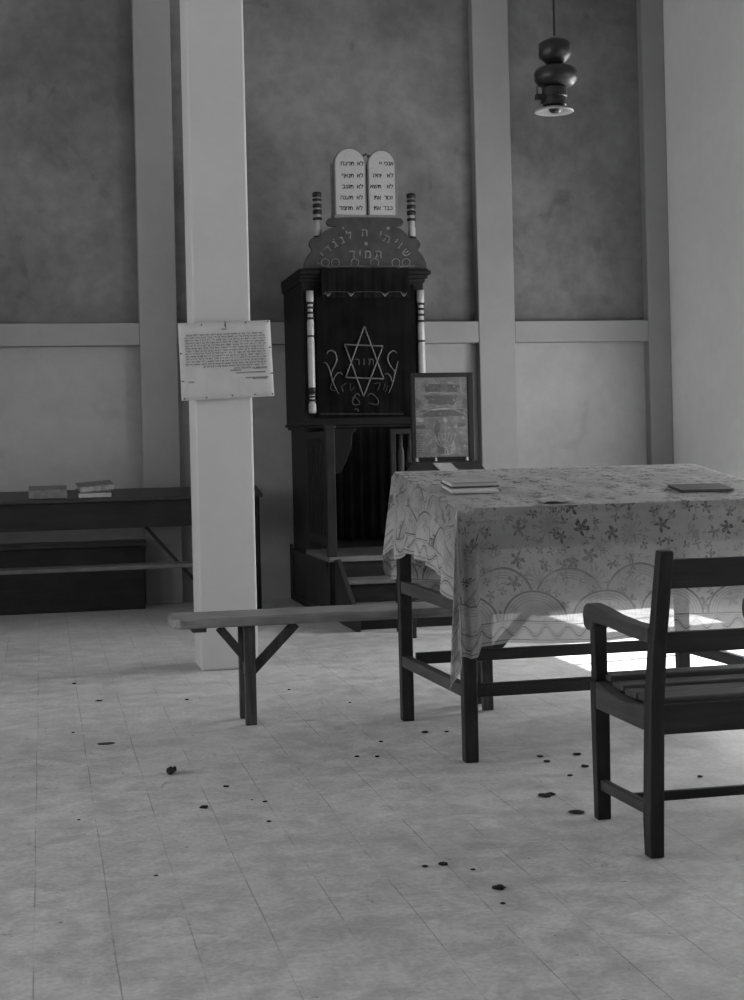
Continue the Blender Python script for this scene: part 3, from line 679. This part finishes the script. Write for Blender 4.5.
def smooth_interp(tab, x):
    if x <= tab[0][0]: return tab[0][1]
    for (a, b), (c, d) in zip(tab, tab[1:]):
        if x <= c:
            t = (x-a)/(c-a); t = t*t*(3-2*t); return b + (d-b)*t
    return tab[-1][1]
def make_cloth():
    bm = B(); uv = bm.loops.layers.uv.new('UVMap'); UVD = {}
    nx, ny = 70, 48; G = []
    rr = random.Random(5)
    for i in range(nx+1):
        row = []
        for j in range(ny+1):
            u, v = i/nx, j/ny; x = TX0+(TX1-TX0)*u; y = TY0+(TY1-TY0)*v
            e = min(u, 1-u, v, 1-v)
            wob = (.0016*math.sin(x*31+y*9)+.0014*math.sin(x*13-y*38+1))*min(1, e*14)
            # rounded far right corner
            if u > .96 and v > .94: x -= (u-.96)*.5*(v-.94)/.06*.8
            vt = bm.verts.new((x, y, top_z(y)+.001+wob + .001)); UVD[vt] = (x, .60 + (y-TY0)); row.append(vt)
        G.append(row)
    faces = []
    for i in range(nx):
        for j in range(ny): faces.append((bm.faces.new((G[i][j], G[i+1][j], G[i+1][j+1], G[i][j+1])), None))
    # skirt columns: (top vertex, normal, s, hem z)
    cols = []
    left_hem = [(5.29, .60), (5.33, .60), (5.40, .63), (5.48, .680), (5.60, .715), (5.75, .722), (5.92, .735), (6.02, .735), (6.09, .70), (6.16, .70), (6.22, .73), (6.30, .74)]
    S = 0
    for j in range(ny, -1, -1):                         # left side, far to near
        vt = G[0][j]; cols.append((vt, Vector((-1, 0, 0)), -(vt.co.y-TY0), smooth_interp(left_hem, vt.co.y), 'L'))
    for k_ in range(1, 14):                             # near left corner: the tail
        t = k_/14; a = PI + t*PI/2; tail = .60*(1-t)+.43*t
        z = .275 + abs(t-.36)*(.62 if t < .36 else .24)
        cols.append((G[0][0], Vector((math.cos(a), math.sin(a), 0)), t*.12, min(z, .60), 'C'))
    for i in range(0, nx+1):
        vt = G[i][0]; x = vt.co.x; z = smooth_interp([(TX0, .40), (TX0+.05, .385), (TX0+.08, .43), (1.65, .440), (1.85, .428), (2.0, .424), (2.2, .436), (2.5, .43), (TX1, .42)], x)
        cols.append((vt, Vector((0, -1, 0)), .12+(x-TX0), z, 'F'))
    for k_ in range(1, 10):
        t = k_/10; a = -PI/2 + t*PI/2; cols.append((G[nx][0], Vector((math.cos(a), math.sin(a), 0)), .12+(TX1-TX0)+t*.1, .42-.14*math.sin(PI*t)+t*.2, 'C2'))
    for j in range(0, ny+1):
        vt = G[nx][j]; cols.append((vt, Vector((1, 0, 0)), .22+(TX1-TX0)+(vt.co.y-TY0), .66+.05*math.sin(vt.co.y*9), 'R'))
    for i in range(nx, -1, -1):
        vt = G[i][ny]; cols.append((vt, Vector((0, 1, 0)), 3.2-(vt.co.x), smooth_interp([(TX0, .60), (1.54, .515), (1.75, .50), (1.95, .462), (2.3, .470), (TX1, .46)], vt.co.x), 'K'))
    for k_ in range(1, 8):
        t = k_/8; a = PI/2 + t*PI/2; cols.append((G[0][ny], Vector((math.cos(a), math.sin(a), 0)), 3.3+t*.1, .60+.14*t-.05*math.sin(PI*t), 'C3'))
    m_ = 34; rings = []; nc = len(cols)
    for ci, (vt, n_, s_, hz, kind) in enumerate(cols):
        D = vt.co.z - hz; col = [vt]
        for j in range(1, m_+1):
            t = j/m_; d = D*t
            if kind == 'L':
                y = vt.co.y; near = max(0, 1-(y-5.29)/.30)
                off = .008+.022*t + t*(.013*math.sin(y*34+.6)+.008*math.sin(y*61)) - near*t*.006
            elif kind == 'C': off = .010 + .026*t*(1 + .6*math.cos(s_/.12*PI*5))*(.55+.45*t)
            elif kind == 'F':
                x = vt.co.x; near = max(0, 1-(x-TX0)/.14)
                off = .010+.010*t + t*.004*math.sin(x*19+1) + t*.002*math.sin(x*47) + near*(.020*math.sin((x-TX0)*95+2.2)*min(1, t*2.5))
            elif kind in ('C2', 'C3'): off = .012+.05*t
            elif kind == 'K': off = .010+.012*t+.006*t*math.sin(vt.co.x*30)
            else: off = .010+.03*t + .012*t*math.sin(vt.co.y*34)
            off *= min(1, j/2.0)
            p = vt.co + n_*off; p.z = vt.co.z - d
            if kind == 'C' : p.x += .012*t*math.sin(s_*90)
            nv = bm.verts.new(p); UVD[nv] = (s_, D-d); col.append(nv)
        rings.append(col)
    for a in range(nc):
        b = (a+1) % nc; sa = cols[a][2]; sb = cols[b][2]
        if abs(sa-sb) > .3: sb = sa+.02
        for j in range(m_):
            q_ = [rings[a][j], rings[b][j], rings[b][j+1], rings[a][j+1]]; su = [sa, sb, sb, sa]
            hh = [cols[a][0].co.z-cols[a][3], cols[b][0].co.z-cols[b][3]]
            hv = [hh[0]*(1-j/m_), hh[1]*(1-j/m_), hh[1]*(1-(j+1)/m_), hh[0]*(1-(j+1)/m_)]
            vs = []; ss = []
            for v_, s1, h1_ in zip(q_, su, hv):
                if v_ not in vs: vs.append(v_); ss.append((s1, h1_))
            if len(vs) >= 3:
                try: f = bm.faces.new(vs)
                except ValueError: continue
                faces.append((f, ss))
    for f, ss in faces:
        for k_, lp in enumerate(f.loops):
            if ss is None: lp[uv].uv = UVD[lp.vert]
            else:
                i_ = [lp.vert == v for v in f.verts].index(True); lp[uv].uv = ss[i_]
    return bm
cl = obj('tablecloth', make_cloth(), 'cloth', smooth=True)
tag(cl, 'thin printed tablecloth with flowers and arches draped over the tall table', 'tablecloth')

# things on the table
def tz(y): return top_z(y)+.0055
def slab(name, mat, cx, cy, w, d, h, rot, lift=0.0, parent=None, bevel=.002, warp=0):
    bm = B(); c, s = math.cos(rot), math.sin(rot); P = []
    for zz in (0, h):
        for (a, b) in ((-w/2, -d/2), (w/2, -d/2), (w/2, d/2), (-w/2, d/2)):
            x = cx+a*c-b*s; y = cy+a*s+b*c; P.append((x, y, tz(y)+lift+zz))
    hexa(bm, P); return obj(name, bm, mat, parent, bevel)
def ground(px, py, z):   # where a measured point meets height z
    u = (px-372)/FPX; v = -(py-447)/FPX; d = fw+rt*u+up*v; t = (z-HC)/d.z; return d.x*t, d.y*t
cx, cy = 1.655, 5.74
bk = thing('prayer_book', 'open-edged prayer book lying uppermost on the left of the printed cloth', 'book', (cx, cy, tz(cy)))
slab('back_cover', 'cover', cx, cy, .20, .14, .004, .03, .012, bk, .001); slab('pages', 'paper', cx, cy, .19, .13, .014, .03, .016, bk, .003); slab('front_cover', 'oldpaper', cx-.006, cy, .19, .14, .004, .03, .030, bk, .001)
tag(slab('booklet', 'paper', cx-.012, cy-.05, .19, .17, .010, -.03, 0.0), 'thin pale booklet lying flat under the prayer book on the cloth', 'book')
x, y = ground(700, 482, .985)
bk = thing('prayer_book', 'dark-covered book at the right end of the cloth-covered table', 'book', (2.55, 5.54, tz(5.54)))
slab('cover', 'cover', 2.55, 5.54, .22, .15, .003, -.05, 0, bk, .001); slab('pages', 'oldpaper', 2.555, 5.54, .20, .14, .004, -.05, .003, bk, .002); slab('cover', 'cover', 2.55, 5.54, .22, .15, .003, -.05, .007, bk, .001)
bm = B(); n = 10; g_ = []
for i in range(n+1):
    r_ = []
    for j in range(4):
        x = 1.82+.12*i/n; y = 5.33+.09*j/3 - .01*i/n; r_.append(bm.verts.new((x, y, tz(y)+.001+.006*abs(math.sin(i*.5))*(1 if j in (0, 3) else .2))))
    g_.append(r_)
for i in range(n):
    for j in range(3): bm.faces.new((g_[i][j], g_[i+1][j], g_[i+1][j+1], g_[i][j+1]))
o = obj('paper_sheet', bm, 'oldpaper', smooth=True); o.modifiers.new('t', 'SOLIDIFY').thickness = .0012; tag(o, 'loose curled sheet of paper at the front edge of the cloth-covered table', 'paper')

# ------------------------------------------------------------------ armchair, seen from behind
ch = thing('armchair', 'dark wooden slatted armchair with its back to the viewer at the table', 'chair', (1.93, 4.18, 0))
def sk(bm):
    """the back leans a touch to the right"""
    for v in bm.verts: v.co.x += .024*max(0, (v.co.z-.10)/.75)
    return bm
W = .54; xl = 1.655; yb = 3.955; yf = 4.40
for s in (0, 1):
    x = xl + s*W
    bm = B(); prismx(bm, [(yb-.024, 0), (yb+.024, 0), (yb+.030, .10), (yb+.030, .43), (yb+.006, .60), (yb-.045, .858), (yb-.050, .866), (yb-.078, .863), (yb-.083, .855), (yb-.040, .60), (yb-.026, .43), (yb-.026, .10)], x-.021, x+.021); obj('back_post', sk(bm), 'darkz', ch, .006)
    x += .018; bm = B(); hexa(bm, [(x-.022, yf-.018, 0), (x+.022, yf-.018, 0), (x+.022, yf+.018, 0), (x-.022, yf+.018, 0), (x-.025, yf-.022, .43), (x+.025, yf-.022, .43), (x+.025, yf+.022, .43), (x-.025, yf+.022, .43)]); box(bm, x-.021, x+.021, yf-.020, yf+.020, .43, .612); obj('front_leg', bm, 'darkz', ch, .004)
    # dished side rail
    bm = B(); pts = [(yb+.02, .345), (yf-.01, .345), (yf+.025, .36), (yf+.03, .425), (yf-.03, .43), (4.25, .412), (4.12, .406), (yb+.02, .42)]; prismx(bm, pts, x-.022, x+.018); obj('side_rail', bm, 'darky', ch, .005)
    # arm: rounded nose in front, hollowed towards the back
    bm = B(); pts = [(yb-.01, .600), (4.10, .603), (4.25, .612), (4.37, .612), (4.385, .590), (4.43, .582), (4.455, .595), (4.462, .630), (4.452, .658), (4.43, .667), (4.36, .662), (4.25, .650), (4.10, .643), (yb-.01, .645)]
    prismx(bm, pts, x-.03, x+.028); obj('arm', bm, 'darky', ch, .008)
    bars('side_stretcher', [((x, yb+.02, .118), (x, yf-.01, .108), .024, .034)], 'darky', ch, .004)
bars('cross_stretcher', [((xl+.012, 4.18, .112), (xl+W-.012, 4.18, .112), .022, .028)], 'dark', ch, .004)
bars('back_rail', [((xl+.015, yb, .385), (xl+W-.015, yb, .385), .03, .085)], 'dark', ch, .004)
bars('front_rail', [((xl+.015, yf, .380), (xl+W-.015, yf, .380), .028, .06)], 'dark', ch, .004)
bars('lower_back_slat', [((xl+.024, yb-.008, .600), (xl+W-.012, yb-.008, .600), .024, .060)], 'dark', ch, .004)
bars('top_back_slat', [((xl+.032, yb-.048, .797), (xl+W+.005, yb-.048, .797), .026, .082)], 'dark', ch, .005)
for i, (y, w_, z) in enumerate(((4.385, .085, .424), (4.285, .085, .410), (4.185, .085, .402), (4.085, .085, .405), (4.0, .05, .414))):
    bars('seat_slat', [((xl+.030, y, z+.017), (xl+W-.006, y, z+.017), w_, .020)], 'seatwood', ch, .005)

# ------------------------------------------------------------------ trestle bench
be = thing('bench', 'long low wooden bench with braced plank legs in front of the pillar', 'bench', (1.37, 6.44, 0))
bx0, bx1 = .51, 2.27; by0, by1 = 6.30, 6.58
bm = B(); P = [(bx0+.035, by0), (bx1-.03, by0), (bx1, by0+.03), (bx1, by1-.03), (bx1-.03, by1), (bx0+.035, by1), (bx0+.008, by1-.03), (bx0, by1-.08), (bx0, by0+.08), (bx0+.008, by0+.03)]
a_ = [bm.verts.new((x, y, .425)) for x, y in P]; b_ = [bm.verts.new((x, y, .467)) for x, y in P]; bm.faces.new(a_[::-1]); bm.faces.new(b_)
for i in range(len(P)): bm.faces.new((a_[i], a_[(i+1) % len(P)], b_[(i+1) % len(P)], b_[i]))
obj('seat', bm, 'bench', be, .008)
for x, sg in ((.842, 1), (1.890, 1)):
    boxes('leg', [(x-.024, x+.024, 6.335, 6.365, 0, .424)], 'benchleg', be, .003)
    boxes('leg', [(x-.026, x+.022, 6.505, 6.535, 0, .424)], 'benchleg', be, .003)
    boxes('leg_crosspiece', [(x-.012, x+.012, 6.366, 6.504, .20, .26), (x-.012, x+.012, 6.366, 6.504, .38, .42)], 'benchleg', be, .002)
    bars('brace', [((x+.01, 6.375, .225), (x+.205, 6.375, .420), .018, .042, (0, 0, 1))], 'benchleg', be, .002)
    bars('brace', [((x-.01, 6.375, .275), (x-.125, 6.375, .418), .018, .036, (0, 0, 1))], 'benchleg', be, .002)
boxes('cleat', [(.60, .66, 6.33, 6.55, .405, .424)], 'benchleg', be, .002)
boxes('cleat', [(2.12, 2.18, 6.33, 6.55, .405, .424)], 'benchleg', be, .002)

# ------------------------------------------------------------------ long desk by the left wall, chest, plank bench
dk = thing('long_desk', 'long dark school-type desk with sloping top behind the pillar', 'desk', (.4, 11.05, 0))
dx0, dx1 = -1.35, 1.56
bm = B(); hexa(bm, [(dx0, 10.82, .825), (dx1, 10.82, .825), (dx1, 11.18, .880), (dx0, 11.18, .880), (dx0, 10.82, .850), (dx1, 10.82, .850), (dx1, 11.18, .908), (dx0, 11.18, .908)]); obj('desktop', bm, 'desktop', dk, .004)
boxes('front_board', [(dx0+.03, dx1-.04, 10.86, 10.885, .632, .828)], 'desk', dk, .003)
boxes('back_board', [(dx0+.03, dx1-.04, 11.12, 11.14, .632, .868)], 'desk', dk, .003)
boxes('book_shelf', [(dx0+.03, dx1-.04, 10.886, 11.119, .640, .660)], 'desk', dk, .003)
for x in (dx0+.03, dx1-.055):
    for y in (10.87, 11.10): boxes('leg', [(x, x+.035, y, y+.035, 0, .84)], 'arkside', dk, .003)
    boxes('end_rail', [(x+.003, x+.032, 10.906, 11.099, .66, .70), (x+.003, x+.032, 10.906, 11.099, .06, .10)], 'arkside', dk, .003)
bars('brace', [((.715, 11.0, .638), (1.235, 11.0, .03), .025, .05, (0, 1, 0))], 'desk', dk, .003)
bars('brace', [((-.45, 11.0, .638), (-1.2, 11.0, .03), .025, .042, (0, 1, 0))], 'desk', dk, .003)
cb = thing('chest', 'low dark wooden chest against the wall under the long desk', 'chest', (.2, 11.45, 0))
boxes('body', [(-.75, .725, 11.32, 11.59, .0, .475)], 'desk', cb, .005); boxes('lid', [(-.77, .745, 11.27, 11.598, .475, .51)], 'desktop', cb, .005)
pk = thing('plank_bench', 'narrow plank bench in front of the long desk beyond the pillar', 'bench', (.2, 10.4, 0))
boxes('seat', [(-1.3, 1.38, 10.30, 10.52, .375, .403)], 'plank', pk, .004)
for x in (-1.05, 1.17):
    boxes('leg', [(x, x+.035, 10.32, 10.50, 0, .375)], 'desk', pk, .003)
def shelf_book(x0, x1, y0, y1, z, h, mat, label, rot=0, tilt=0, tab=.055/.36):
    cx, cy = (x0+x1)/2, (y0+y1)/2; t = thing('prayer_book', label, 'book', (cx, cy, z))
    def piece(nm, mt, a, b, c, d, l, hh):
        bm = B(); P = []
        for zz in (l, l+hh):
            for (x, y) in ((a, c), (b, c), (b, d), (a, d)):
                X = cx+(x-cx)*math.cos(rot)-(y-cy)*math.sin(rot); Y = cy+(x-cx)*math.sin(rot)+(y-cy)*math.cos(rot)
                P.append((X, Y, .8505+(Y-10.82)*.1611+.001+zz+(X-cx)*tilt))
        hexa(bm, P); obj(nm, bm, mt, t, .002)
    piece('cover', mat, x0, x1, y0, y1, 0, .005); piece('pages', 'oldpaper', x0+.004, x1-.006, y0+.006, y1-.004, .005, h-.01); piece('cover', mat, x0, x1, y0, y1, h-.005, .005)
    piece('spine', mat, x0, x1, y0-.003, y0+.004, 0, h)
shelf_book(-.10, .165, 10.87, 11.04, 0, .060, 'cover2', 'grey cloth-bound book at the far left of the long desk')
shelf_book(.245, .475, 10.86, 11.03, 0, .030, 'oldpaper', 'thin pale book under a dark one on the long desk')
def stacked():
    t = thing('prayer_book', 'dark worn book lying askew on a pale one on the long desk', 'book', (.36, 10.95, .90))
    def piece(nm, mt, w, d, l, hh, dx=0):
        bm = B(); P = []; c, s = math.cos(.12), math.sin(.12)
        for zz in (l, l+hh):
            for (a, b) in ((-w/2+dx, -d/2), (w/2+dx, -d/2), (w/2+dx, d/2), (-w/2+dx, d/2)):
                X = .36+a*c-b*s; Y = 10.945+a*s+b*c; P.append((X, Y, .8505+(Y-10.82)*.1611+.032+zz+(a)*.05+.006))
        hexa(bm, P); obj(nm, bm, mt, t, .003)
    piece('cover', 'cover2', .25, .16, 0, .006); piece('pages', 'cover3', .235, .148, .006, .036, .006); piece('cover', 'cover2', .25, .16, .042, .006)
stacked()

# ------------------------------------------------------------------ hanging lamp
Yl = 7.5
lx = at(554, 112, Yl)[0]; zr = at(554, 112, Yl)[1]
lm = thing('hanging_lamp', 'black pressure lamp with a white reflector hanging from the ceiling', 'lamp', (lx, Yl, zr))
zpx = 1/(FPX/7.62)
bm = B(); lathe(bm, [(.030, zr+.030), (.060, zr+.022), (.100, zr+.008), (.104, zr), (.098, zr-.002), (.058, zr+.010), (.030, zr+.018)], lx, Yl, 36); obj('reflector', bm, 'enamel', lm, smooth=True)
bm = B(); lathe(bm, [(.050, zr+.024), (.062, zr+.035), (.062, zr+.075), (.066, zr+.080), (.066, zr+.125), (.050, zr+.135)], lx+.005, Yl, 24); obj('burner_housing', bm, 'metal', lm, smooth=False)
bm = B(); lathe(bm, [(.015, zr-.006), (.030, zr+.002), (.034, zr+.02), (.030, zr+.03)], lx+.006, Yl, 16); obj('mantle', bm, 'metal', lm, smooth=True)
bm = B(); lathe(bm, [(.050, zr+.130), (.090, zr+.140), (.112, zr+.165), (.115, zr+.200), (.105, zr+.225), (.06, zr+.245), (.03, zr+.25)], lx+.015, Yl, 32); obj('hood', bm, 'metal', lm, smooth=True)
bm = B(); lathe(bm, [(.03, zr+.25), (.05, zr+.26), (.085, zr+.29), (.085, zr+.36), (.05, zr+.385), (.012, zr+.40)], lx+.012, Yl, 32); obj('fuel_tank', bm, 'metal', lm, smooth=True)
bm = B(); box(bm, lx-.098, lx-.055, Yl-.02, Yl+.02, zr+.062, zr+.09); box(bm, lx-.07, lx-.04, Yl-.012, Yl+.012, zr+.04, zr+.065); tube(bm, [(lx-.09, Yl, zr+.09), (lx-.092, Yl, zr+.13), (lx-.06, Yl, zr+.15)], .004, 6); obj('valve', bm, 'metal', lm, .002)
bm = B(); tube(bm, [(lx-.05, Yl-.03, zr+.022), (lx-.082, Yl-.04, zr+.008)], .003, 6); obj('pull_wire', bm, 'metal', lm)
bm = B(); tube(bm, [(lx+.012, Yl, zr+.395), (lx+.012, Yl, 4.0), (lx+.012, Yl, ZC-.002)], .006, 8); obj('suspension_rod', bm, 'metal', lm)

# ------------------------------------------------------------------ crumbs of earth and leaves on the floor
def clod(x, y, w, d, h, mat, label, cat, group=None, name='earth_clod', seed=0):
    bm = B(); bmesh.ops.create_icosphere(bm, subdivisions=2, radius=1); r = random.Random(seed*7+3)
    for v in bm.verts:
        k_ = 1 + r.uniform(-.22, .22); v.co = Vector((x + v.co.x*w/2*k_, y + v.co.y*d/2*k_, max(0.0005, h/2 + v.co.z*h/2*k_)))
    return tag(obj(name, bm, mat, smooth=True), label, cat, group)
clod(*ground(170.5, 774, 0), .034, .05, .026, 'dirt', 'largest dark lump of dried earth alone on the left floor', 'dirt', seed=1)
clod(ground(174.5, 772, 0)[0], ground(175, 772, 0)[1]-.005, .014, .016, .024, 'dirt', 'small dark lump touching the largest earth lump on the floor', 'dirt', seed=2)
clod(*ground(204, 808, 0), .030, .035, .008, 'dirt', 'flat dark crumb midway between the large earth lump and the pale floor centre', 'dirt', seed=3)
clod(*ground(106, 744, 0), .065, .045, .004, 'leaf', 'long flat dark leaf scrap on the floor at left', 'leaf', name='leaf_scrap', seed=4)
clod(*ground(99, 701, 0), .035, .03, .005, 'dirt', 'small dark scrap on the floor nearest the plank bench', 'dirt', seed=5)
G_ = 'small earth crumbs scattered on the floor'
for i, (px, py, w_) in enumerate(((226, 787, .022), (265, 802, .015), (252, 800, .008), (269, 822, .016), (357, 757, .020), (377, 757, .018), (425, 733, .030), (447, 732, .018), (540, 757, .024), (547, 762, .026), (577, 755, .03), (585, 767, .03), (577, 813, .05),
                                  (545, 796, .05), (551, 795, .03), (443, 865, .028), (425, 867, .018), (499, 889, .035), (503, 904, .014), (350, 703, .014), (289, 690, .016), (187, 700, .02), (74, 684, .022), (79, 820, .010), (156, 876, .012), (381, 742, .018), (700, 777, .02), (473, 870, .014), (73, 733, .014), (570, 776, .02), (574, 690, .016))):
    x, y = ground(px, py, 0)
    clod(x, y, w_, w_*1.0, w_*.28 if w_ < .04 else .007, 'dirt', 'tiny dark crumb of dried earth scattered on the pale floor', 'dirt', G_, seed=10+i)

# ------------------------------------------------------------------ light: daylight lamps in the side windows, one right window added as fill
w = bpy.data.worlds.new('sky'); bpy.context.scene.world = w; w.use_nodes = True
w.node_tree.nodes['Background'].inputs[0].default_value = (1, 1, 1, 1); w.node_tree.nodes['Background'].inputs[1].default_value = 1.0
def area(name, X, y0, y1, z0, z1, power, sx):
    d = bpy.data.lights.new(name, 'AREA'); d.shape = 'RECTANGLE'; d.size = z1-z0; d.size_y = y1-y0; d.energy = power; d.color = (1, 1, 1)
    o = bpy.data.objects.new(name, d); C.objects.link(o); o.location = (X, (y0+y1)/2, (z0+z1)/2)
    o.rotation_euler = (0, PI/2 if sx < 0 else -PI/2, 0); return o
PR = (20, 40, 118, 78); PLW = (105, 105, 36)
for (a, b), h_, p in zip(WR, HR, PR): area('daylight_window', XR+.17, a, b, .95, h_-.05, p, -1)
for (a, b), p in zip(WL, PLW): area('daylight_window', XL-.17, a, b, .95, 2.7, p, 1)
sd = bpy.data.lights.new('sun', 'SUN'); sd.energy = 32; sd.angle = math.radians(.6); so_ = bpy.data.objects.new('sun', sd); C.objects.link(so_)
so_.rotation_euler = Vector((-1.0, -.22, -1.02)).to_track_quat('-Z', 'Y').to_euler()
vs = bpy.context.scene.view_settings; vs.view_transform = 'Standard'; vs.look = 'None'; vs.exposure = -.07; vs.gamma = 1; vs.use_curve_mapping = False
